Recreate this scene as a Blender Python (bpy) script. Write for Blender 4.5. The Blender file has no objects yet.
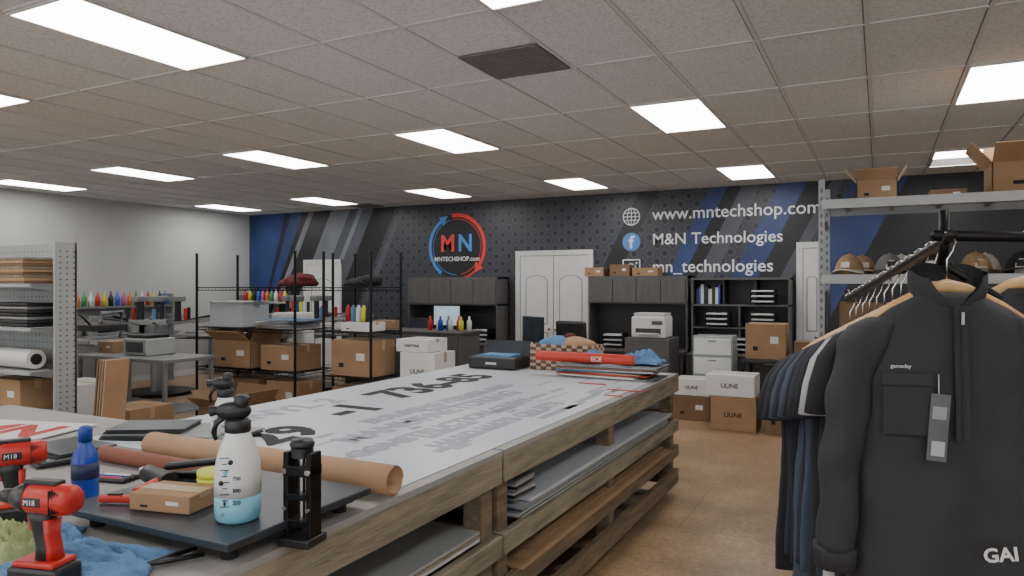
import bpy, bmesh, math, random
from mathutils import Matrix, Vector, Euler, noise
random.seed(7)
R = math.radians
def C(r,g,b):
    f=lambda c:(c/255/12.92) if c/255<=.04045 else ((c/255+.055)/1.055)**2.4
    return (f(r),f(g),f(b),1)
MATS={}
def mat(name,col,rough=.6,metal=0,var=.12,scale=8,bump=0,emit=0,alpha=1,trans=0,stretch=None,bscale=None):
    if name in MATS: return MATS[name]
    m=bpy.data.materials.new(name); m.use_nodes=True
    nt=m.node_tree; N=nt.nodes; L=nt.links
    bs=N['Principled BSDF']
    bs.inputs['Roughness'].default_value=rough
    bs.inputs['Metallic'].default_value=metal
    tc=N.new('ShaderNodeTexCoord'); mp=N.new('ShaderNodeMapping')
    L.new(tc.outputs['Object'],mp.inputs['Vector'])
    if stretch: mp.inputs['Scale'].default_value=stretch
    no=N.new('ShaderNodeTexNoise'); no.inputs['Scale'].default_value=scale; no.inputs['Detail'].default_value=5
    L.new(mp.outputs[0],no.inputs['Vector'])
    cr=N.new('ShaderNodeValToRGB')
    cr.color_ramp.elements[0].position=.3; cr.color_ramp.elements[1].position=.7
    cr.color_ramp.elements[0].color=tuple(c*(1-var) for c in col[:3])+(1,)
    cr.color_ramp.elements[1].color=tuple(min(1,c*(1+var)) for c in col[:3])+(1,)
    L.new(no.outputs['Fac'],cr.inputs['Fac']); L.new(cr.outputs[0],bs.inputs['Base Color'])
    if bump:
        n2=N.new('ShaderNodeTexNoise'); n2.inputs['Scale'].default_value=bscale or scale*4
        L.new(mp.outputs[0],n2.inputs['Vector'])
        b=N.new('ShaderNodeBump'); b.inputs['Strength'].default_value=bump; b.inputs['Distance'].default_value=.01
        L.new(n2.outputs['Fac'],b.inputs['Height']); L.new(b.outputs[0],bs.inputs['Normal'])
    if emit:
        bs.inputs['Emission Color'].default_value=col; bs.inputs['Emission Strength'].default_value=emit
    if alpha<1: bs.inputs['Alpha'].default_value=alpha
    if trans: bs.inputs['Transmission Weight'].default_value=trans
    MATS[name]=m
    return m

class B:
    def __init__(s,name,loc=(0,0,0),rz=0,rot=None):
        s.name=name; s.loc=loc; s.rot=rot or (0,0,R(rz)); s.v=[];s.f=[];s.mi=[];s.sm=[];s.mats=[]
    def add(s,vs,fs,m,smooth=False,M=None):
        if m not in s.mats: s.mats.append(m)
        i=s.mats.index(m); o=len(s.v)
        for v in vs:
            v=Vector(v); s.v.append(M@v if M else v)
        for f in fs:
            s.f.append([o+k for k in f]); s.mi.append(i); s.sm.append(smooth)
        return s
    def bm(s,b,m,smooth,M):
        b.verts.index_update()
        s.add([v.co.copy() for v in b.verts],[[v.index for v in f.verts] for f in b.faces],m,smooth,M); b.free(); return s
    def box(s,c,sz,m,rot=(0,0,0),bev=0):
        b=bmesh.new(); bmesh.ops.create_cube(b,size=1)
        for v in b.verts: v.co=Vector((v.co.x*sz[0],v.co.y*sz[1],v.co.z*sz[2]))
        if bev: bmesh.ops.bevel(b,geom=b.edges[:],offset=bev,segments=2,affect='EDGES',profile=.5)
        return s.bm(b,m,False,Matrix.Translation(c)@Euler([R(a) for a in rot]).to_matrix().to_4x4())
    def bx(s,x0,x1,y0,y1,z0,z1,m,bev=0):
        return s.box(((x0+x1)/2,(y0+y1)/2,(z0+z1)/2),(abs(x1-x0),abs(y1-y0),abs(z1-z0)),m,bev=bev)
    def cyl(s,p0,p1,r,m,r1=None,seg=16,smooth=True):
        p0=Vector(p0);p1=Vector(p1);d=p1-p0
        q=d.to_track_quat('Z','Y').to_matrix().to_4x4()
        r1=r if r1 is None else r1
        vs=[];n=seg
        for k,(rr,z) in enumerate(((r,0),(r1,d.length))):
            for i in range(n): a=2*math.pi*i/n; vs.append((rr*math.cos(a),rr*math.sin(a),z))
        M=Matrix.Translation(p0)@q
        s.add(vs,[[i,(i+1)%n,n+(i+1)%n,n+i] for i in range(n)],m,smooth,M)
        s.add(vs,[list(range(n))[::-1],[n+i for i in range(n)]],m,False,M)
        return s
    def lathe(s,prof,m,o=(0,0,0),seg=24,M=None):
        vs=[];n=seg
        for r,z in prof:
            for i in range(n): a=2*math.pi*i/n; vs.append((max(r,.0002)*math.cos(a),max(r,.0002)*math.sin(a),z))
        fs=[]
        for k in range(len(prof)-1):
            for i in range(n): fs.append([k*n+i,k*n+(i+1)%n,(k+1)*n+(i+1)%n,(k+1)*n+i])
        fs.append(list(range(n))[::-1]); fs.append([(len(prof)-1)*n+i for i in range(n)])
        return s.add(vs,fs,m,True,Matrix.Translation(o)@(M or Matrix()))
    def loft(s,secs,m,n=32,cap=True,rip=0,fr=7,ph=0,nz=0):
        vs=[]
        for k,q in enumerate(secs):
            cx,cy,cz,a,b=q[:5]; am=q[5] if len(q)>5 else rip
            for i in range(n):
                t=2*math.pi*i/n
                w=1+am*math.sin(fr*t+ph+cz*2.3)+am*.6*math.sin((fr*2-3)*t-ph*1.7+cz*5)
                c_,s_=math.cos(t),math.sin(t)
                x=cx+a*(abs(c_)**.85)*(1 if c_>0 else -1)*(1+(w-1)*.2); y=cy+b*(abs(s_)**.8)*(1 if s_>0 else -1)*w
                if nz:
                    d=noise.noise(Vector((x*7+ph*3,(1 if s_>0 else -1)*3,cz*4.5)))+.6*noise.noise(Vector((x*16+ph,(1 if s_>0 else -1)*3+cz*6,cz*13)))
                    y+=s_*d*nz; x+=c_*d*nz*.5
                vs.append((x,y,cz))
        fs=[]
        for k in range(len(secs)-1):
            for i in range(n): fs.append([k*n+i,k*n+(i+1)%n,(k+1)*n+(i+1)%n,(k+1)*n+i])
        if cap: fs.append(list(range(n))); fs.append([(len(secs)-1)*n+i for i in range(n)][::-1])
        return s.add(vs,fs,m,True)
    def tube(s,pts,r,m,seg=8):
        P=[Vector(p) for p in pts]; vs=[];n=seg
        up=Vector((0,0,1))
        for k,p in enumerate(P):
            d=(P[min(k+1,len(P)-1)]-P[max(k-1,0)]).normalized()
            u=d.cross(up)
            if u.length<.05: u=d.cross(Vector((0,1,0)))
            u.normalize(); w=u.cross(d)
            rr=r[k] if isinstance(r,(list,tuple)) else r
            for i in range(n): a=2*math.pi*i/n; vs.append(p+u*rr*math.cos(a)+w*rr*math.sin(a))
        fs=[[k*n+i,k*n+(i+1)%n,(k+1)*n+(i+1)%n,(k+1)*n+i] for k in range(len(P)-1) for i in range(n)]
        fs.append(list(range(n))[::-1]); fs.append([(len(P)-1)*n+i for i in range(n)])
        return s.add(vs,fs,m,True)
    def sph(s,c,rad,m,seg=20,half=False,rot=(0,0,0),nz=0,nf=6):
        b=bmesh.new(); bmesh.ops.create_uvsphere(b,u_segments=seg,v_segments=seg//2,radius=1)
        for v in b.verts:
            z=v.co.z
            if half and z<0: z=0
            p=Vector((v.co.x*rad[0],v.co.y*rad[1],z*rad[2]))
            if nz:
                q=(p+Vector(c))*nf; d=(1-abs(noise.noise(q))*2.4)*.6+noise.noise(q*2.1)*.5
                p*= 1+nz*d
            v.co=p
        return s.bm(b,m,True,Matrix.Translation(c)@Euler([R(a) for a in rot]).to_matrix().to_4x4())
    def poly(s,pts,ext,m):
        n=len(pts); e=Vector(ext); P=[Vector(p) for p in pts]
        vs=P+[p+e for p in P]
        return s.add(vs,[list(range(n)),[n+i for i in range(n)][::-1]]+[[i,n+i,n+(i+1)%n,(i+1)%n] for i in range(n)],m)
    def text(s,t,size,M,m,ext=.001,align='LEFT',bold=0,sx=1):
        cu=bpy.data.curves.new('t','FONT'); cu.body=t; cu.size=size; cu.extrude=ext; cu.align_x=align; cu.offset=bold; cu.resolution_u=3
        ob=bpy.data.objects.new('t',cu); bpy.context.scene.collection.objects.link(ob)
        bpy.context.view_layer.update()
        me=bpy.data.meshes.new_from_object(ob.evaluated_get(bpy.context.evaluated_depsgraph_get()))
        S=Matrix.Diagonal((sx,1,1,1))
        s.add([v.co.copy() for v in me.vertices],[list(p.vertices) for p in me.polygons],m,False,M@S)
        bpy.data.objects.remove(ob); bpy.data.curves.remove(cu); bpy.data.meshes.remove(me)
        return s
    def done(s):
        me=bpy.data.meshes.new(s.name); me.from_pydata(s.v,[],s.f)
        for m in s.mats: me.materials.append(m)
        me.polygons.foreach_set('material_index',s.mi); me.polygons.foreach_set('use_smooth',s.sm)
        bm=bmesh.new(); bm.from_mesh(me); bmesh.ops.recalc_face_normals(bm,faces=bm.faces[:]); bm.to_mesh(me); bm.free()
        me.update()
        o=bpy.data.objects.new(s.name,me); o.location=s.loc; o.rotation_euler=s.rot
        bpy.context.scene.collection.objects.link(o); return o

# ---------------------------------------------------------------- materials
white=mat('white_plastic',C(208,208,207),.45,var=.04)
offwhite=mat('white_paint',C(205,205,203),.55,var=.04)
black=mat('black_plastic',C(28,29,31),.4,var=.15)
blackm=mat('black_metal',C(22,22,24),.38,metal=.6,var=.1)
greym=mat('grey_metal',C(136,138,140),.4,metal=.4,var=.06)
lgrey=mat('light_grey_metal',C(164,167,168),.45,metal=.1,var=.05)
chrome=mat('chrome',C(190,190,190),.2,metal=1,var=.03)
lam=mat('grey_laminate',C(80,78,78),.5,var=.14,scale=3,stretch=(12,12,1))
lamd=mat('dark_laminate',C(42,41,43),.5,var=.1)
card=mat('cardboard',C(150,120,90),.85,var=.1,scale=5,bump=.15)
cardd=mat('cardboard_dark',C(118,92,70),.85,var=.1,scale=5,bump=.15)
kraft=mat('kraft_paper',C(168,134,104),.7,var=.08,scale=6)
redbrown=mat('rosin_tube',C(122,68,52),.6,var=.1)
tape=mat('packing_tape',C(166,142,110),.3,var=.05)
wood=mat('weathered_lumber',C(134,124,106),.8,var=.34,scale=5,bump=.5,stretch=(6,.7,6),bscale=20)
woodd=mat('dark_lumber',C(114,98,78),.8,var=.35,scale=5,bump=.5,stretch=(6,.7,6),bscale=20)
hwood=mat('hanger_wood',C(200,158,108),.4,var=.12,scale=6,stretch=(1,6,6))
red=mat('red_plastic',C(180,40,32),.4,var=.08)
redf=mat('red_fabric',C(84,30,36),.9,var=.25)
yellow=mat('yellow_tape',C(200,205,70),.4,var=.05)
blue=mat('blue_plastic',C(40,80,190),.25,var=.05,trans=.35)
bluecloth=mat('blue_microfiber',C(92,130,172),.95,var=.15,bump=.4,scale=20,bscale=160)
greencloth=mat('green_cloth',C(150,160,108),.95,var=.15,bump=.4,scale=20,bscale=160)
clearp=mat('clear_plastic',C(195,202,205),.25,var=.03,alpha=.55)
frost=mat('frosted_plastic',C(212,215,216),.35,var=.03)
cyan=mat('cleaner_liquid',C(120,180,200),.25,var=.04)
paper=mat('white_vinyl_banner',C(184,189,197),.4,var=.04,scale=2)
greyprint=mat('grey_print',C(142,147,156),.5,var=.1,scale=6)
blackprint=mat('black_print',C(18,19,25),.75,var=.05)
screen=mat('screen_glass',C(50,56,64),.2,var=.3,scale=4)
rubber=mat('black_rubber',C(24,24,24),.8,var=.1)

# ---------------------------------------------------------------- room
X0,X1,Y0,Y1,H=-11.3,4.0,-4.5,10.5,3.05
def floor_mat():
    m=bpy.data.materials.new('worn_plywood_floor'); m.use_nodes=True; nt=m.node_tree;N=nt.nodes;L=nt.links
    bs=N['Principled BSDF']; bs.inputs['Roughness'].default_value=.3
    tc=N.new('ShaderNodeTexCoord')
    br=N.new('ShaderNodeTexBrick'); br.inputs['Scale'].default_value=1; br.inputs['Brick Width'].default_value=2.44; br.inputs['Row Height'].default_value=1.22
    br.inputs['Mortar Size'].default_value=.004
    br.inputs['Color1'].default_value=C(172,146,116); br.inputs['Color2'].default_value=C(162,136,108); br.inputs['Mortar'].default_value=C(132,110,86)
    L.new(tc.outputs['Object'],br.inputs['Vector'])
    n=N.new('ShaderNodeTexNoise'); n.inputs['Scale'].default_value=1.7; n.inputs['Detail'].default_value=10; n.inputs['Roughness'].default_value=.72
    L.new(tc.outputs['Object'],n.inputs['Vector'])
    r=N.new('ShaderNodeValToRGB'); r.color_ramp.elements[0].position=.34; r.color_ramp.elements[1].position=.66
    r.color_ramp.elements[0].color=(.56,.53,.5,1); r.color_ramp.elements[1].color=(1.15,1.14,1.12,1)
    L.new(n.outputs['Fac'],r.inputs['Fac'])
    mx=N.new('ShaderNodeMix'); mx.data_type='RGBA'; mx.blend_type='MULTIPLY'; mx.inputs[0].default_value=1
    L.new(br.outputs['Color'],mx.inputs[6]); L.new(r.outputs[0],mx.inputs[7])
    mp=N.new('ShaderNodeMapping'); mp.inputs['Scale'].default_value=(9,14,1); L.new(tc.outputs['Object'],mp.inputs[0])
    n2=N.new('ShaderNodeTexNoise'); n2.inputs['Scale'].default_value=3; n2.inputs['Detail'].default_value=8; L.new(mp.outputs[0],n2.inputs['Vector'])
    r2=N.new('ShaderNodeValToRGB'); r2.color_ramp.elements[0].color=(.66,.64,.62,1); r2.color_ramp.elements[1].color=(1.15,1.15,1.15,1)
    r2.color_ramp.elements[0].position=.3; r2.color_ramp.elements[1].position=.7
    L.new(n2.outputs['Fac'],r2.inputs['Fac'])
    mx2=N.new('ShaderNodeMix'); mx2.data_type='RGBA'; mx2.blend_type='MULTIPLY'; mx2.inputs[0].default_value=1
    L.new(mx.outputs[2],mx2.inputs[6]); L.new(r2.outputs[0],mx2.inputs[7])
    L.new(mx2.outputs[2],bs.inputs['Base Color'])
    rr_=N.new('ShaderNodeMapRange'); rr_.inputs[3].default_value=.2; rr_.inputs[4].default_value=.5; L.new(n.outputs['Fac'],rr_.inputs[0]); L.new(rr_.outputs[0],bs.inputs['Roughness'])
    b=N.new('ShaderNodeBump'); b.inputs['Strength'].default_value=.1; L.new(n2.outputs['Fac'],b.inputs['Height']); L.new(b.outputs[0],bs.inputs['Normal'])
    return m
def ceil_mat():
    m=bpy.data.materials.new('acoustic_tile'); m.use_nodes=True; nt=m.node_tree;N=nt.nodes;L=nt.links
    bs=N['Principled BSDF']; bs.inputs['Roughness'].default_value=.9
    tc=N.new('ShaderNodeTexCoord')
    n=N.new('ShaderNodeTexNoise'); n.inputs['Scale'].default_value=45; n.inputs['Detail'].default_value=4
    L.new(tc.outputs['Object'],n.inputs['Vector'])
    r=N.new('ShaderNodeValToRGB'); r.color_ramp.elements[0].position=.36; r.color_ramp.elements[1].position=.52
    r.color_ramp.elements[0].color=C(206,206,205); r.color_ramp.elements[1].color=C(225,226,226)
    L.new(n.outputs['Fac'],r.inputs['Fac'])
    mp=N.new('ShaderNodeMapping'); mp.inputs['Location'].default_value=(1.75,-2.1,0); L.new(tc.outputs['Object'],mp.inputs[0])
    sn=N.new('ShaderNodeVectorMath'); sn.operation='SNAP'; sn.inputs[1].default_value=(.5625,1.1,5); L.new(mp.outputs[0],sn.inputs[0])
    wn=N.new('ShaderNodeTexWhiteNoise'); L.new(sn.outputs[0],wn.inputs['Vector'])
    r2=N.new('ShaderNodeValToRGB'); r2.color_ramp.elements[0].color=(.92,.915,.91,1); r2.color_ramp.elements[1].color=(1,1,1,1)
    L.new(wn.outputs['Value'],r2.inputs['Fac'])
    mx=N.new('ShaderNodeMix'); mx.data_type='RGBA'; mx.blend_type='MULTIPLY'; mx.inputs[0].default_value=1
    L.new(r.outputs[0],mx.inputs[6]); L.new(r2.outputs[0],mx.inputs[7]); L.new(mx.outputs[2],bs.inputs['Base Color'])
    b=N.new('ShaderNodeBump'); b.inputs['Strength'].default_value=.12; b.inputs['Distance'].default_value=.01; L.new(n.outputs['Fac'],b.inputs['Height']); L.new(b.outputs[0],bs.inputs['Normal'])
    return m
def mural_mat():
    m=bpy.data.materials.new('studded_charcoal_mural'); m.use_nodes=True; nt=m.node_tree;N=nt.nodes;L=nt.links
    bs=N['Principled BSDF']; bs.inputs['Roughness'].default_value=.45
    tc=N.new('ShaderNodeTexCoord'); sp=N.new('ShaderNodeSeparateXYZ'); L.new(tc.outputs['Object'],sp.inputs[0])
    cb=N.new('ShaderNodeCombineXYZ'); L.new(sp.outputs[0],cb.inputs[0]); L.new(sp.outputs[2],cb.inputs[1])
    mp=N.new('ShaderNodeMapping'); mp.inputs['Rotation'].default_value=(0,0,R(45)); mp.inputs['Scale'].default_value=(6,6,1); L.new(cb.outputs[0],mp.inputs[0])
    vo=N.new('ShaderNodeTexVoronoi'); vo.voronoi_dimensions='2D'; vo.inputs['Scale'].default_value=1; vo.inputs['Randomness'].default_value=0
    L.new(mp.outputs[0],vo.inputs['Vector'])
    r=N.new('ShaderNodeValToRGB'); e=r.color_ramp.elements
    e[0].position=.2; e[0].color=C(32,33,39); e[1].position=.4; e[1].color=C(54,56,63)
    k=e.new(.3); k.color=C(72,74,82)
    L.new(vo.outputs['Distance'],r.inputs['Fac']); L.new(r.outputs[0],bs.inputs['Base Color'])
    return m
B('floor').bx(X0,X1,Y0,Y1,-.1,0,floor_mat()).done()
wallp=mat('grey_wall_paint',C(180,182,180),.7,var=.03,scale=2)
B('wall_left').bx(X0-.15,X0,Y0,Y1,0,H,wallp).done()
B('wall_right').bx(X1,X1+.15,Y0,Y1,0,H,wallp).done()
wf=B('wall_front'); wf.bx(X0,X1,Y0-.15,Y0,0,.3,wallp).bx(X0,X1,Y0-.15,Y0,2.85,H,wallp)
for x in (X0,-8.2,-5.1,-2.0,1.0,X1-.3): wf.bx(x,x+.3,Y0-.15,Y0,.3,2.85,wallp)  # unseen wall; openings added so world light brightens the ceiling
wf.done()
B('wall_back').bx(X0-.15,X1+.15,Y1,Y1+.15,0,H,mural_mat()).done()
B('baseboard_left').bx(X0,X0+.015,Y0,Y1,0,.1,offwhite).done()
c=B('ceiling'); c.bx(X0-.15,X1+.15,Y0-.15,Y1+.15,H,H+.1,ceil_mat())
tee=mat('ceiling_tee',C(206,206,206),.6,var=.03)
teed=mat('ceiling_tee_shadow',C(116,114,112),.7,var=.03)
k=-17
while True:
    x=-1.75+.5625*k; k+=1
    if x>X1: break
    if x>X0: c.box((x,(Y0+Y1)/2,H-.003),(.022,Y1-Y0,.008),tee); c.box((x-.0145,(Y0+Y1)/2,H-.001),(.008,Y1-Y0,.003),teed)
for k in range(-6,9):
    y=2.1+1.1*k
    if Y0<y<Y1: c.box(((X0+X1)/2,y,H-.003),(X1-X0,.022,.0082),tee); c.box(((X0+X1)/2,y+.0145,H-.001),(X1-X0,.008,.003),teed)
c.done()
def glow():
    m=bpy.data.materials.new('light_diffuser'); m.use_nodes=True; nt=m.node_tree
    bs=nt.nodes['Principled BSDF']; bs.inputs['Base Color'].default_value=(.8,.8,.8,1)
    bs.inputs['Emission Color'].default_value=(1,.985,.96,1); bs.inputs['Emission Strength'].default_value=13.5
    return m
GL=glow()
for yy in (-4.3,-1.2,2.1,5.4,8.7):
    for k in range(7):
        x=-1.75+2.25*(k-4)
        if x+.6>X1 or x<X0: continue
        b=B('ceiling_light_panel',(x+.281,yy+.55,H))
        b.bx(-.262,.262,-.53,.53,-.012,-.004,GL)
        for s in (-1,1):
            b.bx(s*.262,s*.275,-.54,.54,-.016,0,offwhite); b.bx(-.275,.275,s*.53,s*.542,-.016,0,offwhite)
        b.done()
def vent(x0,x1,y0,y1,nm='ceiling_return_vent'):
    b=B(nm,((x0+x1)/2,(y0+y1)/2,H)); w=(x1-x0)/2;l=(y1-y0)/2
    dk=mat('vent_dark',C(84,82,82),.7); fr=mat('vent_frame',C(128,126,124),.6)
    b.bx(-w,w,-l,l,-.01,-.004,dk)
    n=22
    for i in range(n+1): b.box((0,-l+2*l*i/n,-.012),(2*w,.007,.006),fr)
    for i in range(n+1): b.box((-w+2*w*i/n,0,-.0125),(.007,2*l,.006),fr)
    b.done()
vent(-2.3125+.02,-1.75-.02,3.77,4.28); vent(.5,1.05,9.2,9.75); vent(-8.3,-7.8,9.85,10.3)

# ---------------------------------------------------------------- mural graphics
mu=B('wall_mural_graphics',(0,Y1-.002,0))
mb=mat('mural_blue',C(40,60,108),.45,var=.35,scale=1.5); mbd=mat('mural_navy',C(24,32,58),.45,var=.3,scale=1.5)
msil=mat('mural_silver',C(112,116,124),.45,var=.25,scale=1); mblk=mat('mural_black',C(22,23,27),.45,var=.2); mgr=mat('mural_grey',C(74,76,84),.45,var=.2,scale=1)
def slash(x0,x1,z0,z1,m,d,k=.5):
    x=lambda a,z:max(X0+.002,min(X1,a+k*(z-3.0)))
    mu.poly([(x(x0,z0),-d,z0),(x(x1,z0),-d,z0),(x(x1,z1),-d,z1),(x(x0,z1),-d,z1)],(0,.0015,0),m)
zt=H-.003
slash(-13.5,-9.9,0,zt,mb,.001); slash(-10.35,-10.2,0,zt,mbd,.003)
slash(-9.9,-9.2,0,zt,mblk,.001); slash(-9.75,-9.62,0,zt,msil,.003); slash(-9.2,-8.75,0,zt,msil,.0015); slash(-8.75,-8.2,0,zt,mgr,.001); slash(-8.55,-8.45,0,zt,msil,.003)
slash(-8.2,-7.7,0,zt,mblk,.001); slash(-7.62,-7.5,0,zt,mgr,.001)
slash(-3.25,-2.95,0,zt,mblk,.001); slash(-2.2,-1.95,0,zt,mb,.001);slash(-1.95,-1.75,0,zt,mblk,.001); slash(-1.75,-1.5,0,zt,mgr,.001)
slash(-1.25,-.9,0,zt,mb,.001); slash(-.9,-.6,0,zt,mblk,.001);slash(-.6,-.45,0,zt,mgr,.001); slash(-.35,.3,0,zt,mb,.001); slash(.3,6,0,zt,mblk,.001)
mw=mat('mural_white',C(225,228,232),.4,var=.02,emit=0); mr=mat('mural_red',C(214,58,52),.4,var=.04); mlb=mat('mural_light_blue',C(70,130,200),.4,var=.04)
TX=lambda x,z,d=.005:Matrix.Translation((x,-d,z))@Euler((R(90),0,0)).to_matrix().to_4x4()
mu.text('www.mntechshop.com',.25,TX(-3.02,2.62),mw,bold=.002)
mu.text('M&N Technologies',.235,TX(-3.02,2.25),mw,bold=.002)
mu.text('mn_technologies',.25,TX(-3.02,1.84),mw,bold=.002)
def arc(cx,cz,r0,r1,a0,a1,m,d=.005,n=24):
    for i in range(n):
        t0=R(a0+(a1-a0)*i/n);t1=R(a0+(a1-a0)*(i+1)/n)
        mu.poly([(cx+r*math.cos(t),-d,cz+r*math.sin(t)) for r,t in ((r0,t0),(r1,t0),(r1,t1),(r0,t1))],(0,.001,0),m)
def disc(cx,cz,r,m,d=.005): mu.poly([(cx+r*math.cos(2*math.pi*i/32),-d,cz+r*math.sin(2*math.pi*i/32)) for i in range(32)],(0,.001,0),m)
gx=-3.34
disc(gx,2.3,.14,mlb); mu.text('f',.26,TX(gx-.035,2.21,.007),mw,bold=.008)
arc(gx,2.68,.12,.135,0,360,mw)
def strip(p,q,w_=.012):
    p=Vector(p);q=Vector(q);n=Vector((-(q-p).y,(q-p).x)).normalized()*w_/2
    mu.poly([(a.x,-.005,a.y) for a in (p-n,q-n,q+n,p+n)],(0,.001,0),mw)
for q in (-.055,0,.055): 
    h_=math.sqrt(.125**2-q*q); strip((gx-h_,2.68+q),(gx+h_,2.68+q))
for q in (0,.5,-.5):
    P=[(gx+q*.125*math.cos(a),2.68+.125*math.sin(a)) for a in [R(-90+180*i/10) for i in range(11)]]
    for i in range(10): strip(P[i],P[i+1])
arc(gx,1.9,.06,.075,0,360,mw)
for p,q in (((-.13,-.13),(.13,-.13)),((-.13,.13),(.13,.13)),((-.13,-.13),(-.13,.13)),((.13,-.13),(.13,.13))): strip((gx+p[0],1.9+p[1]),(gx+q[0],1.9+q[1]),.016)
disc(gx+.08,1.98,.014,mw)
lx,lz=-6.42,2.3
disc(lx,lz,.56,mblk,.003)
arc(lx,lz,.51,.57,-35,100,mr); arc(lx,lz,.47,.48,-80,100,mr); arc(lx,lz,.51,.57,125,235,mlb); arc(lx,lz,.47,.48,105,270,mlb); arc(lx,lz,.53,.56,-85,-50,mr)
def arrow(a,s,m):
    t=R(a); p=Vector((lx+.54*math.cos(t),0,lz+.54*math.sin(t))); tn=Vector((-math.sin(t),0,math.cos(t)))*s; rd=Vector((math.cos(t),0,math.sin(t)))
    P=[p+rd*.09,p-rd*.09,p+tn*.16]; mu.poly([(q.x,-.006,q.z) for q in P],(0,.001,0),m)
arrow(-35,-1,mr); arrow(125,-1,mlb)
mu.text('M',.4,TX(lx-.33,lz-.07,.006),mr,bold=.01,sx=.95); mu.text('N',.4,TX(lx+.02,lz-.07,.006),mlb,bold=.01,sx=.95)
mu.text('MNTECHSHOP.com',.105,TX(lx,lz-.24,.006),mw,align='CENTER',bold=.001)
mu.done()

# ---------------------------------------------------------------- doors
def door(name,x0,x1,z1,leaves):
    b=B(name,((x0+x1)/2,Y1-.006,0)); w=(x1-x0)/2
    b.bx(-w-.08,-w,-.04,0,0,z1+.08,offwhite).bx(w,w+.08,-.04,0,0,z1+.08,offwhite).bx(-w-.08,w+.08,-.042,0,z1,z1+.08,offwhite)
    lw=2*w/leaves
    groove=mat('door_groove',C(140,140,142),.6,var=.02)
    b.bx(-w,w,-.008,0,0,z1,groove)
    for i in range(leaves):
        a=-w+i*lw+.008; c2=-w+(i+1)*lw-.008
        b.bx(a,c2,-.03,-.008,.01,z1-.006,white)
        m=min(.1,lw*.15)
        cx=(a+c2)/2; hw=(c2-a)/2-m
        for off,mm,d in ((0,groove,.032),(.02,white,.035)):
            h=hw-off
            pts=[(cx-h,-d,1.02+off),(cx+h,-d,1.02+off)]+[(cx+h*math.cos(R(t)),-d,z1-.42+ (h*.55)*math.sin(R(t))) for t in range(0,181,15)]
            b.poly(pts,(0,.004,0),mm)
            b.poly([(cx-h,-d,.14+off),(cx+h,-d,.14+off),(cx+h,-d,.9-off),(cx-h,-d,.9-off)],(0,.004,0),mm)
        s=1 if i==0 else -1
        b.sph(((c2-.05) if s==1 else (a+.05),-.07,.95),(.025,.03,.025),chrome)
    b.done()
door('door_1',-5.2,-4.02,2.12,2)
door('door_2',-9.75,-9.0,2.05,1)
door('door_3',-.93,-.7,2.15,1)

# ---------------------------------------------------------------- boxes
def cardbox(name,x,y,z,sx,sy,sz,rz=0,m=None,label=None,openf=False,tp=True):
    m=m or card; b=B(name,(x,y,z),rz)
    if not openf:
        b.bx(-sx/2,sx/2,-sy/2,sy/2,0,sz,m,bev=.004)
        b.box((0,0,sz+.0005),(sx*.98,.004,.001),cardd)
        if tp:
            b.box((0,0,sz+.001),(sx*1.002,.05,.0015),tape)
            for s in (-1,1): b.box((s*(sx/2+.0008),0,sz*.86),(.001,.05,sz*.28),tape)
    else:
        t=.006
        b.bx(-sx/2,sx/2,-sy/2,sy/2,0,t,m)
        b.bx(-sx/2,-sx/2+t,-sy/2,sy/2,0,sz,m).bx(sx/2-t,sx/2,-sy/2,sy/2,0,sz,m)
        b.bx(-sx/2,sx/2,-sy/2,-sy/2+t,0,sz,m).bx(-sx/2,sx/2,sy/2-t,sy/2,0,sz,m)
        f=min(sx,sy)*.42
        b.box((0,-sy/2-f/2*math.cos(R(35)),sz+f/2*math.sin(R(35))),(sx,f,t),m,rot=(-35,0,0))
        b.box((0,sy/2+f/2*math.cos(R(70)),sz+f/2*math.sin(R(70))),(sx,f,t),m,rot=(70,0,0))
        b.box((-sx/2-f/2*math.cos(R(50)),0,sz+f/2*math.sin(R(50))),(f,sy,t),m,rot=(0,50,0))
        b.box((sx/2+f/2*math.cos(R(60)),0,sz+f/2*math.sin(R(60))),(f,sy,t),m,rot=(0,-60,0))
    if label:
        b.text(label,min(sz*.3,sx*.15),Matrix.Translation((0,-sy/2-.002,sz*.4))@Euler((R(90),0,0)).to_matrix().to_4x4(),blackprint,align='CENTER',bold=.001)
    else:
        b.box((sx*.22,-sy/2-.001,sz*.55),(sx*.2,.002,sz*.2),white)
        b.box((-sx*.25,-sy/2-.001,sz*.3),(sx*.12,.002,sz*.12),blackprint)
    return b.done()

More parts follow.
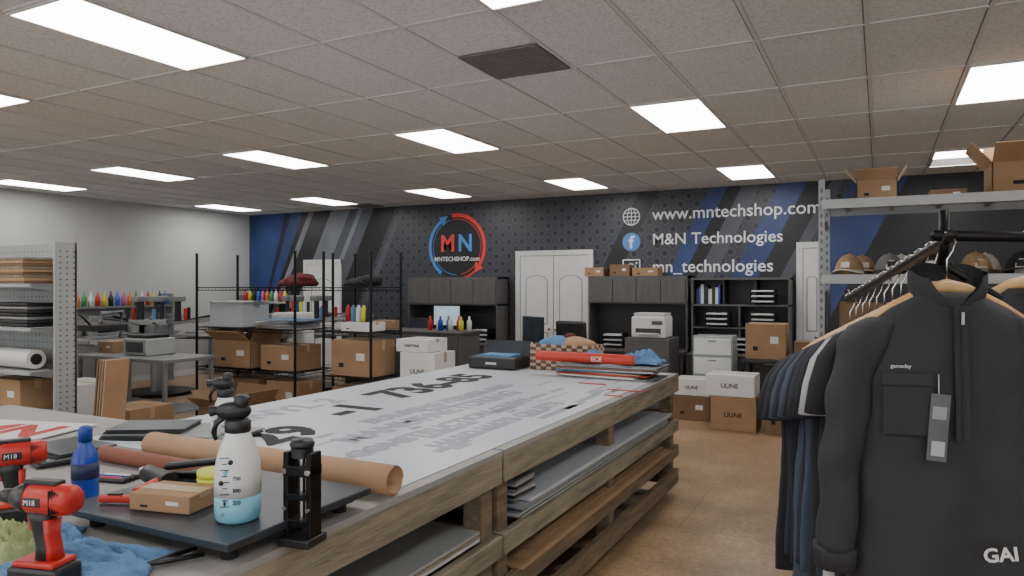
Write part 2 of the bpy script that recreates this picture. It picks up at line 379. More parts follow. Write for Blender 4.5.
def hutch(name,x0,x1,doors,top=1.78,bot=1.32,cub=0):
    b=B(name,((x0+x1)/2,Y1-.02,0)); w=(x1-x0)/2
    b.bx(-w,w,-.68,0,.69,.725,lam,bev=.004)
    b.bx(-w,-w+.03,-.66,0,0,.69,lam).bx(w-.03,w,-.66,0,0,.69,lam).bx(-w,w,-.03,0,0,.69,lam)
    n=doors; dw=(2*w-.06)/n
    b.bx(-w+.03,w-.03,-.62,-.03,.05,.69,lamd)
    for i in range(n):
        a=-w+.03+i*dw
        b.bx(a+.004,a+dw-.004,-.645,-.62,.06,.68,lam,bev=.003)
        b.box((a+dw*.5,-.655,.62),(.12,.012,.012),chrome)
    b.bx(-w,-w+.025,-.38,0,.725,top,lam).bx(w-.025,w,-.38,0,.725,top,lam).bx(-w,w,-.02,0,.725,top,lamd)
    b.bx(-w,w,-.39,0,top-.03,top,lam).bx(-w,w,-.38,0,bot,bot+.025,lam)
    for i in range(n):
        a=-w+.025+i*(2*w-.05)/n
        if not cub: b.bx(a+.004,a+(2*w-.05)/n-.004,-.395,-.378,bot+.02,top-.03,lam,bev=.003)
        else: b.bx(a-.01,a+.01,-.37,0,bot,top-.03,lamd)
    if cub:
        for i in range(cub-1):
            a=-w+2*w*(i+1)/cub; b.bx(a-.01,a+.01,-.37,0,.9,bot,lam)
        b.bx(-w,w,-.37,0,1.05,1.07,lam); 
    b.done()
hutch('desk_with_hutch',-7.15,-5.42,4)
hutch('desk_with_hutch',-3.88,-2.4,4,bot=1.38)
hutch('bookcase_hutch',-2.35,-1.05,3,bot=1.36,cub=2,top=1.75)
cz_=B('reception_credenza',(-6.0,8.6,0)); cz_.bx(-.95,.95,-.28,.28,.04,.98,lam,bev=.004).bx(-.98,.98,-.3,.3,.98,1.01,lam,bev=.004)
for i in range(4): cz_.bx(-.94+i*.47,-.48+i*.47,-.3,-.282,.08,.95,lam,bev=.003).box((-.52+i*.47,-.308,.6),(.012,.012,.14),chrome)
cz_.done()
def monitor(x,y,z,w=.5,h=.3,rz=0,sc=None):
    b=B('computer_monitor',(x,y,z),rz)
    b.box((0,0,.006),(.22,.16,.012),black,bev=.003).box((0,.02,.1),(.04,.02,.2),black)
    b.box((0,0,.12+h/2),(w,.03,h),black,bev=.005).box((0,-.0155,.12+h/2),(w-.03,.002,h-.03),sc or screen); b.done()
lit=mat('lit_screen',C(170,190,205),.3,var=.25,scale=6,emit=.5)
monitor(-6.3,10.0,.86,.52,.34,sc=lit); monitor(-6.85,10.0,.725,.42,.26)
b=B('monitor_riser',(-6.3,10.0,.726)); b.bx(-.3,.3,-.12,.12,.11,.13,lam).bx(-.3,-.28,-.12,.12,0,.11,lam).bx(.28,.3,-.12,.12,0,.11,lam); b.done()
b=B('supply_bottle_row',(-5.9,8.6,1.011))
for i in range(8):
    m_=[red,white,blue,bluecloth,white,red,yellow,white][i]; b.lathe([(0,0),(.035,0),(.035,.13),(.015,.16),(.014,.2)],m_,(.2+i*.085,(i%2)*.08,0),seg=12)
b.done()
cardbox('shipping_box',-6.5,8.6,1.011,.3,.3,.12)
monitor(-4.32,9.1,.73,.5,.36,rz=-30)
cardbox('shipping_box',-3.8,10.25,1.781,.3,.26,.13); cardbox('shipping_box',-3.4,10.25,1.781,.3,.26,.17,m=cardd); cardbox('shipping_box',-3.02,10.25,1.781,.38,.26,.12)
sd=B('small_black_desk',(-4.3,9.1,0)); sd.bx(-.3,.3,-.4,.4,.69,.729,lam,bev=.003)
for sx in (-.27,.27):
    for sy in (-.37,.37): sd.box((sx,sy,.345),(.04,.04,.69),blackm)
sd.done()
def printer(x,y,z,rz=0):
    b=B('desktop_printer',(x,y,z),rz)
    b.box((0,0,.14),(.46,.38,.28),white,bev=.02).box((0,-.192,.09),(.34,.006,.07),lamd).box((0,-.22,.06),(.3,.12,.012),white)
    b.box((0,.02,.3),(.42,.32,.05),mat('printer_lid',C(185,186,188),.5,var=.03),bev=.01).box((.12,-.196,.2),(.14,.006,.05),screen); b.done()
pcab=B('printer_cabinet',(-2.72,9.45,0)); pcab.bx(-.3,.3,-.25,.25,.03,.95,lam,bev=.004).bx(-.29,.29,-.265,-.25,.06,.93,lam,bev=.003).box((.2,-.275,.5),(.012,.012,.15),chrome)
pcab.done()
printer(-2.72,9.45,.952)
bb=B('binder_row',(-2.0,10.3,1.386))
x=-.3
for i in range(9):
    w=random.uniform(.025,.05); bb.bx(x,x+w,-.12,.1,0,random.uniform(.2,.28),random.choice([black,white,blue,red,lgrey]),bev=.003); x+=w+.003
bb.done()
for i,(x,z) in enumerate(((-1.4,1.386),(-2.0,1.071),(-1.4,1.071),(-1.7,.73),(-5.75,.73),(-3.5,.73))):
    b=B('paper_tray',(x,10.2,z))
    for k in range(3): b.box((0,0,.03+k*.07),(.32,.26,.006),black).box((0,0,.045+k*.07),(.28,.22,.02),white); b.box((-.16,0,.05+k*.07),(.006,.26,.05),black).box((.16,0,.05+k*.07),(.006,.26,.05),black)
    b.done()
def chair(x,y,rz):
    b=B('office_chair',(x,y,0),rz)
    for i in range(5):
        a=R(72*i); b.tube([(0,0,.1),(.28*math.cos(a),.28*math.sin(a),.07)],[.025,.015],black); b.sph((.28*math.cos(a),.28*math.sin(a),.03),(.03,.03,.03),rubber,seg=10)
    b.cyl((0,0,.1),(0,0,.42),.025,chrome); b.box((0,0,.46),(.5,.48,.08),black,bev=.03)
    b.box((0,.25,.87),(.46,.06,.62),black,rot=(-6,0,0),bev=.028); b.box((0,.24,.5),(.06,.04,.2),black)
    for s in (-1,1): b.tube([(s*.25,.1,.46),(s*.29,.1,.55),(s*.29,.1,.66)],.014,black); b.box((s*.29,.05,.67),(.06,.25,.03),black,bev=.01)
    b.done()
chair(-3.55,9.0,170)

# ---------------------------------------------------------------- big work table
T=.95
tb=B('lumber_worktable',(0,0,0))
mdf=mat('worktable_top',C(146,144,140),.7,var=.1,scale=3)
TX0,TX1,TY0,TY1=-3.25,-1.42,.25,5.68
tb.bx(TX0,TX1,TY0,2.69,T-.022,T,mdf).bx(TX0,TX1,2.71,TY1,T-.022,T,mdf)
for xs in (TX1,TX0):
    s=1 if xs==TX1 else -1
    xi=xs-s*.04
    for y0,y1 in ((TY0,2.69),(2.71,TY1)):
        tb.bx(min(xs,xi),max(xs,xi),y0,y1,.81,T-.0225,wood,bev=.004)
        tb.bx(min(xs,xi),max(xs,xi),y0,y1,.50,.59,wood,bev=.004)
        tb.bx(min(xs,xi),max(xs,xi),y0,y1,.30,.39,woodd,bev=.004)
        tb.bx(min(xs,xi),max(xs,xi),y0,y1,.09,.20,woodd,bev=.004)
    xl=xi-s*.001
    for y in (TY0+.05,1.45,2.63,2.77,4.2,TY1-.05):
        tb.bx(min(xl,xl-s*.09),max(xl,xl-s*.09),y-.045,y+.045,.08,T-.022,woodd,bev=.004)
for y in (TY0+.02,2.67,2.73,TY1-.02):
    for z0,z1 in ((.81,.925),(.5,.59),(.3,.39),(.09,.2)): tb.bx(TX0+.041,TX1-.041,y-.019,y+.019,z0,z1,wood)
for i in range(14):
    y=.4+i*.4
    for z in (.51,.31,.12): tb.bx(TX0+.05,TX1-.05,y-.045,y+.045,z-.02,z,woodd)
for x in (TX0+.1,TX1-.1):
    for y in (TY0+.1,2.6,2.82,TY1-.1):
        tb.cyl((x-.02,y,.045),(x+.02,y,.045),.045,rubber).box((x,y,.085),(.06,.07,.012),greym)
tb.done()
sh=B('sheet_goods_stack',(0,0,0))
for i in range(7):
    sh.bx(TX0+.1,TX1+.0+random.uniform(-.06,.02),2.9+random.uniform(-.05,.1),5.5+random.uniform(-.1,.05),.592+i*.012,.600+i*.012,random.choice([paper,lgrey,white,greyprint]))
sh.done()
sh=B('cardboard_sheet_stack',(0,0,0))
for i in range(4): sh.bx(TX0+.1,TX1+.02-i*.03,2.85+i*.1,5.4,.392+i*.01,.399+i*.01,card)
sh.done()
sh=B('plywood_offcut_stack',(0,0,0))
for i in range(3): sh.bx(TX0+.1,TX1-.05,.9+i*.1,2.6,.592+i*.015,.604+i*.015,[white,wood,lgrey][i])
sh.done()
b=B('tile_sample_stack',(-1.52,2.98,.678))
for i in range(7): b.box((random.uniform(-.005,.005),0,.006+i*.013),(.13,.2,.011),[greym,black,lgrey][i%3],rot=(0,0,random.uniform(-4,4)))
b.done()
bn=B('printed_banner',(0,0,T))
bn.bx(-3.22,-1.47,2.0,5.6,.001,.004,paper)
RZ=Matrix.Rotation(R(90),4,'Z')
def bt(t,size,x,y,m,bold=0,sx=1): bn.text(t,size,Matrix.Translation((x,y,.0048))@RZ@Matrix.Diagonal((sx,1,1,1)),m,ext=.0004,bold=bold)
bt('29',.38,-2.36,2.3,blackprint,bold=.016); bt('-1',.42,-2.5,3.0,blackprint,bold=.018); bt('736-85',.44,-2.62,3.62,blackprint,bold=.018)
bt('VINYL 2',.26,-2.86,2.5,greyprint,bold=.008)
yy=-2.26
for t,s,y0 in (('BUILDING PERMIT AND',.15,2.9),('MANUFACTURING',.2,2.5),('CONSTRUCTION CREW',.15,2.3),('HARD HATS ON SITE',.14,2.6)):
    bt(t,s,yy,y0,greyprint,bold=.008,sx=1.0); yy+=.2
for i in range(46):
    y=random.uniform(2.2,4.9); x=random.uniform(-2.35,-1.55); bn.bx(x,x+random.uniform(.01,.05),y,y+random.uniform(.05,.5),.0042,.0047,greyprint)
for (x,y,w,l) in ((-1.62,4.55,.03,.25),(-1.9,4.75,.03,.2),(-1.55,4.3,.02,.12)): bn.bx(x,x+l,y,y+w,.0045,.008,red)
bn.done()
st=B('folded_vinyl_stack',(-1.85,5.25,T+.005))
for i in range(8):
    st.box((random.uniform(-.05,.05),random.uniform(-.03,.03),.006+i*.011),(.72+random.uniform(-.12,.08),.4,.009),[greym,white,red,kraft,bluecloth,lgrey,cardd,greym][i],rot=(random.uniform(-.5,.5),0,random.uniform(-9,9)))
st.done()
redo=mat('red_orange_vinyl',C(190,54,42),.4,var=.06)
rr=B('red_vinyl_roll',(-2.38,5.1,T+.15)); rr.cyl((0,0,0),(.78,-.02,.0),.038,redo,seg=24).cyl((-.01,0,0),(.79,-.02,0),.02,kraft)
rr.text('ECE',.05,Matrix.Translation((.46,-.052,-.018))@Euler((R(90),0,R(-1.5))).to_matrix().to_4x4(),white,bold=.001)
rr.done()
b=B('equipment_case',(-2.85,5.35,T+.005)); b.box((0,0,.05),(.44,.3,.1),black,bev=.015).box((0,0,.105),(.3,.2,.02),bluecloth,bev=.005).box((0,.13,.15),(.44,.02,.14),screen,rot=(-15,0,0),bev=.005).box((0,-.152,.05),(.1,.012,.02),chrome); b.done()
pl=B('woven_basket',(-2.3,5.5,T+.005))
pa=[mat('weave_brown',C(110,82,64),.9),mat('weave_light',C(186,168,150),.9)]
for r_ in range(8):
    for i in range(12):
        pl.box((-.25+i*.0455,-.12,.014+r_*.026),(.044,.012,.024),pa[(i+r_)%2],bev=.004); pl.box((-.25+i*.0455,.12,.014+r_*.026),(.044,.012,.024),pa[(i+r_)%2])
    for i in range(6):
        pl.box((-.27,-.11+i*.044,.014+r_*.026),(.012,.042,.024),pa[(i+r_)%2]); pl.box((.27,-.11+i*.044,.014+r_*.026),(.012,.042,.024),pa[(i+r_)%2])
pl.box((0,0,.01),(.52,.23,.02),pa[0]); pl.sph((-.08,0,.2),(.15,.1,.07),bluecloth,nz=.25).sph((.1,0,.21),(.13,.1,.06),kraft,nz=.25).sph((.02,.02,.25),(.06,.05,.05),redf); pl.done()
def cloth(name,x,y,z,w,l,h,m,rz=0,seed=0):
    b=B(name,(x,y,z),rz); n=48; vs=[]
    for j in range(n+1):
        for i in range(n+1):
            u=i/n-.5;v=j/n-.5; e=1-max(abs(u),abs(v))*2
            p=Vector((u*2.4+seed,v*2.4+seed*.3,seed)); 
            f=.45+.55*noise.noise(p*1.2)+.5*(1-abs(noise.noise(p*1.8)*2.4))*.6+.25*(1-abs(noise.noise(p*4))*2)
            f=max(0,f)
            rim=1+.35*noise.noise(Vector((u*2.2,v*2.2,seed+5)))
            vs.append((u*w*rim,v*l*rim,.003+h*.75*f*min(1,max(0,e)*2.2)**.6))
    b.add(vs,[[j*(n+1)+i,j*(n+1)+i+1,(j+1)*(n+1)+i+1,(j+1)*(n+1)+i] for j in range(n) for i in range(n)],m,True)
    o=b.done(); md=o.modifiers.new('s','SOLIDIFY'); md.thickness=.003; md.offset=1
def pile(name,x,y,z,lumps,m):
    b=B(name,(x,y,z))
    for (lx_,ly_,lz_,a,b2,c3) in lumps: b.sph((lx_,ly_,lz_),(a,b2,c3),m,seg=36,nz=.22,nf=9)
    for v in b.v: v.z=max(v.z,.002)
    b.done()
cloth('blue_cloth',-1.62,5.35,T+.105,.3,.26,.12,bluecloth,seed=3)
cloth('blue_cloth',-2.02,5.3,T+.1,.22,.2,.1,bluecloth,seed=6)
cloth('blue_cloth',-1.74,1.1,T,.36,.2,.07,bluecloth,rz=20,seed=1)
cloth('blue_cloth',-1.98,1.16,T,.2,.16,.06,bluecloth,rz=-30,seed=8)
cloth('green_cloth',-2.0,1.06,T,.17,.16,.12,greencloth,rz=10,seed=5)

# ---------------------------------------------------------------- foreground tools
pt=B('press_platform',(-1.76,1.53,T))
pt.box((0,0,.055),(.68,.56,.022),mat('platform_slate',C(56,62,70),.35,metal=.3,var=.06),bev=.004)
pt.box((0,0,.035),(.6,.48,.02),black)
for sx in (-1,1):
    for sy in (-1,1): pt.cyl((sx*.27,sy*.21,0),(sx*.27,sy*.21,.03),.022,rubber)
pt.done()
PZ=T+.067
cl=B('track_clamp',(-1.395,1.48,T),rz=8)
cl.box((0,-.0,.012),(.1,.09,.024),black,bev=.005)
for s in (-1,1): cl.box((s*.036,0,.13),(.018,.05,.24),blackm,bev=.004)
cl.box((0,0,.2),(.09,.055,.03),blackm,bev=.004).box((0,0,.13),(.09,.05,.018),blackm,bev=.003).box((0,0,.06),(.07,.05,.02),blackm,bev=.003)
cl.cyl((0,0,.06),(0,0,.25),.009,chrome).cyl((0,0,.235),(0,0,.262),.03,black,seg=12).lathe([(.0,0),(.03,.0),(.034,.01),(.028,.022),(0,.024)],black,(0,0,.26))
for s in (-1,1): cl.cyl((s*.036,-.026,.2),(s*.036,-.032,.2),.008,chrome); cl.cyl((s*.036,-.026,.1),(s*.036,-.032,.1),.006,chrome)
cl.done()
def sprayer(x,y,z,rz,liquid=True,S=1.0):
    b=B('spray_bottle',(x,y,z),rz)
    b.lathe([(.0,0),(.052*S,0),(.058*S,.008),(.0605*S,.03),(.06*S,.07)],cyan if liquid else frost)
    b.lathe([(.0605*S,.07),(.0602*S,.12),(.056*S,.16),(.046*S,.2),(.034*S,.228),(.03*S,.24)],frost)
    b.lathe([(.031*S,.235),(.034*S,.238),(.034*S,.265),(.026*S,.272)],black)
    b.sph((-.012,0,.292),(.048,.022,.026),black); b.cyl((-.05,0,.295),(-.072,0,.292),.012,black,r1=.015)
    b.tube([(-.025,0,.285),(-.055,0,.262),(-.062,0,.235),(-.056,0,.215)],[.009,.009,.008,.006],black)
    b.lathe([(.016,0),(.02,.01),(.02,.03),(.012,.036)],black,(.01,0,.3))
    for k in range(9):
        b.box((-.02,-.0595,.05+k*.016),(.014 if k%2 else .024,.002,.002),blackprint)
    for k in range(3): b.text(str(250*(k+1)),.014,Matrix.Translation((0,-.0612,.055+k*.032))@Euler((R(90),0,0)).to_matrix().to_4x4(),blackprint)
    for k in range(6): b.sph((-.03+.012*(k%3),-.055,.03+.027*k),(.007,.003,.007),[cyan,black][k%2],seg=10)
    b.done()
sprayer(-1.55,1.4,PZ,35); sprayer(-2.42,2.12,T,30,liquid=False,S=.95)
bo=B('blue_bottle',(-2.28,1.44,T))
bo.lathe([(0,0),(.036,0),(.04,.008),(.04,.05),(.037,.06),(.04,.07),(.04,.14),(.034,.165),(.02,.185),(.018,.2)],blue)
bo.lathe([(.021,.198),(.021,.235),(.016,.245),(.006,.248)],mat('blue_cap',C(30,60,150),.4)); bo.lathe([(.0405,.08),(.0405,.13)],mat('bottle_label',C(30,40,80),.5)); bo.done()
def driver(name,x,y,z,rz):
    b=B(name,(x,y,z),rz)
    b.box((0,0,.035),(.135,.08,.055),black,bev=.01).box((.0,0,.008),(.125,.074,.016),red,bev=.004).box((0,0,.067),(.11,.07,.014),red,bev=.005)
    b.loft([(.012,0,.07,.03,.022),(.008,0,.1,.024,.019),(.0,0,.13,.024,.019),(-.004,0,.16,.028,.022),(-.004,0,.185,.036,.026)],black,n=20)
    b.loft([(.03,0,.075,.012,.0225),(.027,0,.1,.01,.02),(.021,0,.13,.01,.02),(.022,0,.165,.012,.023)],red,n=16)
    b.box((-.032,0,.155),(.014,.018,.04),red,rot=(0,-12,0),bev=.005)
    My=Euler((0,R(-90),0)).to_matrix().to_4x4()
    b.lathe([(0,-.085),(.026,-.085),(.034,-.072),(.037,-.03),(.037,.02),(.035,.03)],red,(0,0,.21),M=My)
    b.lathe([(.0365,.03),(.034,.05),(.024,.075),(.02,.082)],mat('gearcase',C(70,70,72),.35,metal=.7),(0,0,.21),M=My)
    b.lathe([(.014,.08),(.017,.085),(.016,.11),(.009,.115),(.004,.116),(.0035,.14)],black,(0,0,.21),M=My)
    for k in range(5): b.box((.045+.006*k,0,.21),(.002,.073-.004*k,.055-.004*k),black)
    b.box((0,0,.21),(.05,.0755,.022),black,bev=.004)
    b.text('M18',.018,Matrix.Translation((-.02,-.0385,.204))@Euler((R(90),0,0)).to_matrix().to_4x4(),white)
    b.box((0,0,.247),(.09,.03,.012),black,bev=.004)
    b.done()
driver('impact_driver',-1.71,.985,T,15); driver('cordless_drill',-2.24,1.2,T,60)
cb_=B('kraft_paper_roll',(-2.62,1.93,T+.056))
def roll(b,L_,r,m,turns=2.2):
    pts=[];n=60
    for i in range(n+1):
        a=2*math.pi*turns*i/n; rr=r-.012*i/n; pts.append((math.cos(a)*rr,math.sin(a)*rr))
    vs=[(0,p[0],p[1]) for p in pts]+[(L_,p[0],p[1]) for p in pts]
    b.add(vs,[[i,i+1,n+1+i+1,n+1+i] for i in range(n)],m,True)
roll(cb_,1.2,.052,kraft); o=cb_.done(); o.modifiers.new('s','SOLIDIFY').thickness=.0015
b=B('cardboard_tube',(-2.75,1.78,T+.031)); b.cyl((0,.03,0),(.62,.03,0),.03,redbrown,seg=24).cyl((-.001,.03,0),(.001,.03,0),.022,black); b.done()
cardbox('small_parcel_box',-1.8,1.4,PZ,.2,.13,.05,rz=12,tp=True)
b=B('tape_roll',(-1.78,1.52,PZ)); 
for i,m_ in enumerate((white,kraft,yellow,yellow)):
    b.lathe([(.028,0+i*.02),(.05,0+i*.02),(.05,.019+i*.02),(.028,.019+i*.02)],m_)
b.done()
b=B('utility_knife',(-1.95,1.35,PZ+.001),rz=25); b.box((0,0,.012),(.15,.025,.02),red,bev=.006).box((.09,0,.012),(.05,.018,.003),chrome).box((-.03,0,.024),(.04,.01,.006),black); b.done()
b=B('hand_stapler',(-2.0,1.62,PZ),rz=20); b.box((0,0,.012),(.18,.03,.02),blackm,bev=.004).box((0,0,.05),(.19,.034,.022),black,rot=(0,-8,0),bev=.008).box((.08,0,.03),(.03,.03,.035),black); b.done()
b=B('heat_gun',(-2.0,1.5,PZ+.03),rz=-15); b.cyl((-.09,0,.0),(.07,0,.0),.028,black,r1=.03).cyl((-.13,0,0),(-.09,0,0),.016,chrome,r1=.02).cyl((.03,0,0),(.08,-.1,-.01),.018,red,r1=.016); b.done()
b=B('pliers',(-1.6,1.16,T+.01),rz=70)
for s in (-1,1): b.tube([(0,0,.006),(.05,s*.012,.006),(.13,s*.03,.006)],[.005,.007,.006],black); b.tube([(0,0,.006),(-.05,s*.006,.006)],[.008,.003],greym)
b.done()
b=B('vinyl_squeegee',(-2.55,1.3,T),rz=35); b.box((0,0,.008),(.12,.09,.01),black,bev=.003).box((0,.04,.014),(.12,.02,.02),red,bev=.004); b.done()
b=B('marker_set',(-2.5,1.6,T),rz=10)
for k in range(4): b.cyl((0,k*.02,.009),(.11,k*.02+.01,.009),.008,[black,red,blue,white][k],seg=10).cyl((.11,k*.02+.01,.009),(.14,k*.02+.013,.009),.009,black,seg=10)
b.done()
b=B('red_tool_pouch',(-2.5,1.12,T),rz=20); b.box((0,0,.035),(.2,.14,.07),black,bev=.02).box((0,0,.072),(.14,.03,.01),red,bev=.004).box((0,-.071,.035),(.12,.004,.03),red); b.done()
lt=B('side_worktable',(-3.95,1.75,0)); lt.bx(-.64,.64,-.95,.7,.9,.94,mdf,bev=.003)
for sx in(-1,1):
    for y in (-.9,.65): lt.box((sx*.58,y,.45),(.07,.07,.9),wood)
    lt.box((sx*.58,-.125,.82),(.04,1.5,.1),wood)
lt.box((0,-.9,.82),(1.16,.04,.1),wood).box((0,.65,.82),(1.16,.04,.1),wood); lt.done()
sg=B('printed_sign',(-3.75,2.0,.945),rz=15); sg.box((0,0,.004),(.62,.4,.006),white)
sg.text('MN',.34,Matrix.Translation((-.28,-.13,.0075)),red,ext=.0005,bold=.014); sg.done()
sg=B('printed_sign',(-3.95,1.5,.945),rz=28); sg.box((0,0,.003),(.5,.35,.005),white)
sg.text('OPEN',.17,Matrix.Translation((-.2,-.05,.006)),red,ext=.0005,bold=.01); sg.done()
dsh=mat('dark_sheet',C(50,54,60),.3)
for (x,y,rz_,w_,l_,n_) in ((-3.0,2.2,20,.34,.24,5),(-2.95,1.75,-15,.3,.22,5),(-2.72,2.3,5,.36,.26,3)):
    sg=B('black_panel_stack',(x,y,T+.005),rz=rz_)
    for i in range(n_): sg.box((0,i*.01,.004+i*.009),(w_,l_,.007),[black,dsh,greym][i%3],rot=(0,0,i*3))
    sg.done()

# ---------------------------------------------------------------- gondola shelf left
gd=B('gondola_shelving',(-6.45,4.0,0))
perf=lgrey
gd.bx(-3.2,0,-.02,.0,0,2.03,perf)
dkh=mat('perforation',C(90,92,92),.8)
gd.bx(-.025,0,-.2,0,0,2.03,perf,bev=.004)
for z in [i*.05+.1 for i in range(38)]:
    for y in (-.15,-.09,-.03): gd.box((.0006,y,z),(.002,.014,.014),dkh)
for z in [i*.06+.1 for i in range(32)]:
    for i in range(50): gd.box((-.06-i*.06,-.0206,z),(.012,.002,.012),dkh)
for xx in (-1.6,-3.2): gd.bx(xx-.02,xx+.02,-.08,0,0,2.03,lgrey)
for z in (.12,.5,.87,1.25,1.63):
    gd.bx(-3.2,-.03,-.4,-.02,z,z+.03,lgrey,bev=.003)
    gd.poly([(-.03,-.02,z-.08),(-.03,-.02,z+.03),(-.03,-.38,z+.03),(-.03,-.38,z)],(.004,0,0),greym)
gd.done()
for i in range(2):
    b=B('flat_panel_stack',(-7.05-i*.95,3.8,1.661))
    for k in range(9): b.box((random.uniform(-.01,.01),0,.013+k*.026),(.8,.3,.022),[cardd,kraft,wood][k%3])
    b.done()
b=B('fabric_stack',(-7.0,3.8,1.281))
for k in range(7): b.box((0,0,.016+k*.03),(.8,.3,.026),[black,lamd,greym][k%3],bev=.008)
b.done()
b=B('vinyl_roll',(-8.1,3.7,.978)); 
for k,(y,z,r_) in enumerate(((.03,.02,.085),)): b.cyl((0,y,z),(1.5,y,z),r_,white,seg=28).cyl((1.49,y,z),(1.502,y,z),.05,black)
b.done()
cardbox('shipping_box',-6.95,3.8,.531,.5,.3,.28)
cardbox('shipping_box',-6.8,3.8,.151,.5,.3,.3,m=cardd)
b=B('leaning_board_stack',(-6.12,4.05,0))
for k in range(4): b.box((k*.035,0,.5),(.015,.22,1.0),[cardd,card,wood,kraft][k],rot=(0,7,0))
b.done()

# ---------------------------------------------------------------- black wire racks
def rack(name,x0,x1,y0,y1,zs,top):
    b=B(name,(x0,y0,0)); w=x1-x0;d=y1-y0
    for x in (0,w):
        for y in (0,d): b.cyl((x,y,.0),(x,y,top),.0165,blackm,seg=10).lathe([(.022,0),(.02,.012)],black,(x,y,top-.012))
    for z in zs:
        for y in (0,d):
            b.box((w/2,y,z),(w,.01,.01),blackm).box((w/2,y,z-.035),(w,.009,.009),blackm)
            k=int(w/.06)
            for i in range(k): b.box((w*(i+.5)/k,y,z-.018),(.004,.004,.035),blackm)
        for x in (0,w): b.box((x,d/2,z),(.008,d,.008),blackm).box((x,d/2,z-.035),(.007,d,.007),blackm)
        k=int(w/.03)
        for i in range(k): b.box((w*(i+.5)/k,d/2,z+.002),(.004,d,.004),blackm)
    b.done()
rack('wire_shelving_rack',-7.7,-6.05,6.3,6.95,(.15,.62,1.12,1.62),2.05)
rack('wire_shelving_rack',-5.62,-4.95,6.3,6.85,(.15,.62,1.12,1.62),2.03)
def bin_(x,y,z,sx,sy,sz):
    b=B('clear_storage_bin',(x,y,z)); t=.006
    b.bx(-sx/2,sx/2,-sy/2,sy/2,0,t,clearp)
    for s in (-1,1): b.bx(s*sx/2-t/2,s*sx/2+t/2,-sy/2,sy/2,0,sz,clearp); b.bx(-sx/2,sx/2,s*sy/2-t/2,s*sy/2+t/2,0,sz,clearp)
    b.bx(-sx/2-.02,sx/2+.02,-sy/2-.02,sy/2+.02,sz,sz+.02,lgrey,bev=.004); b.box((0,0,sz*.35),(sx*.85,sy*.8,sz*.6),lgrey,bev=.02)
    for s in (-1,1): b.box((s*(sx/2+.02),0,sz),(.02,.12,.05),greym)
    b.done()
bin_(-7.3,6.62,1.126,.58,.42,.3)
b=B('paper_pile',(-6.45,6.6,1.125))
for k in range(12): b.box((random.uniform(-.08,.08),0,.006+k*.009),(.6,.42,.006),[white,card,lgrey,bluecloth][k%4],rot=(0,0,random.uniform(-10,10)))
b.done()
cardbox('shipping_box',-7.15,6.62,.626,.62,.5,.34,openf=True); cardbox('shipping_box',-6.42,6.62,.626,.55,.45,.3)
cardbox('shipping_box',-7.0,6.62,.156,.6,.5,.34,m=cardd);cardbox('shipping_box',-6.35,6.62,.156,.5,.45,.34)
cardbox('shipping_box',-5.28,6.58,.626,.58,.42,.4); cardbox('shipping_box',-5.28,6.58,.156,.56,.42,.34,m=cardd)
cardbox('shipping_box',-5.28,6.58,1.126,.4,.3,.1,m=white)
pile('garment_pile',-6.28,6.62,1.63,((0,0,.05,.2,.2,.08),(-.17,.05,.04,.16,.17,.06),(.06,-.02,.1,.14,.14,.06)),redf)
pile('garment_pile',-5.3,6.58,1.63,((0,0,.04,.2,.2,.06),(.1,.02,.07,.15,.16,.06)),mat('black_cotton',C(34,34,38),.95))
b=B('spray_can_row',(-5.5,6.5,1.23))
for i in range(5): b.lathe([(0,0),(.032,0),(.032,.15),(.02,.17),(.012,.19)],[red,bluecloth,white,yellow,black][i],(.02+i*.075,.06,0),seg=12)
b.done()
cardbox('white_carton',-4.55,6.75,0,.48,.45,.52,m=white,label='ULINE'); cardbox('white_carton',-4.52,6.77,.525,.46,.42,.38,m=white,label='ULINE'); cardbox('white_carton',-4.6,6.77,.91,.42,.4,.14,m=white,label='CARTONS')
cardbox('white_carton',-7.6,4.75,0,.6,.5,.62,m=white,label='rex')
cardbox('shipping_box',-6.9,4.9,0,.5,.5,.4)
cardbox('shipping_box',-5.9,5.3,0,.55,.45,.42,m=cardd,openf=True)

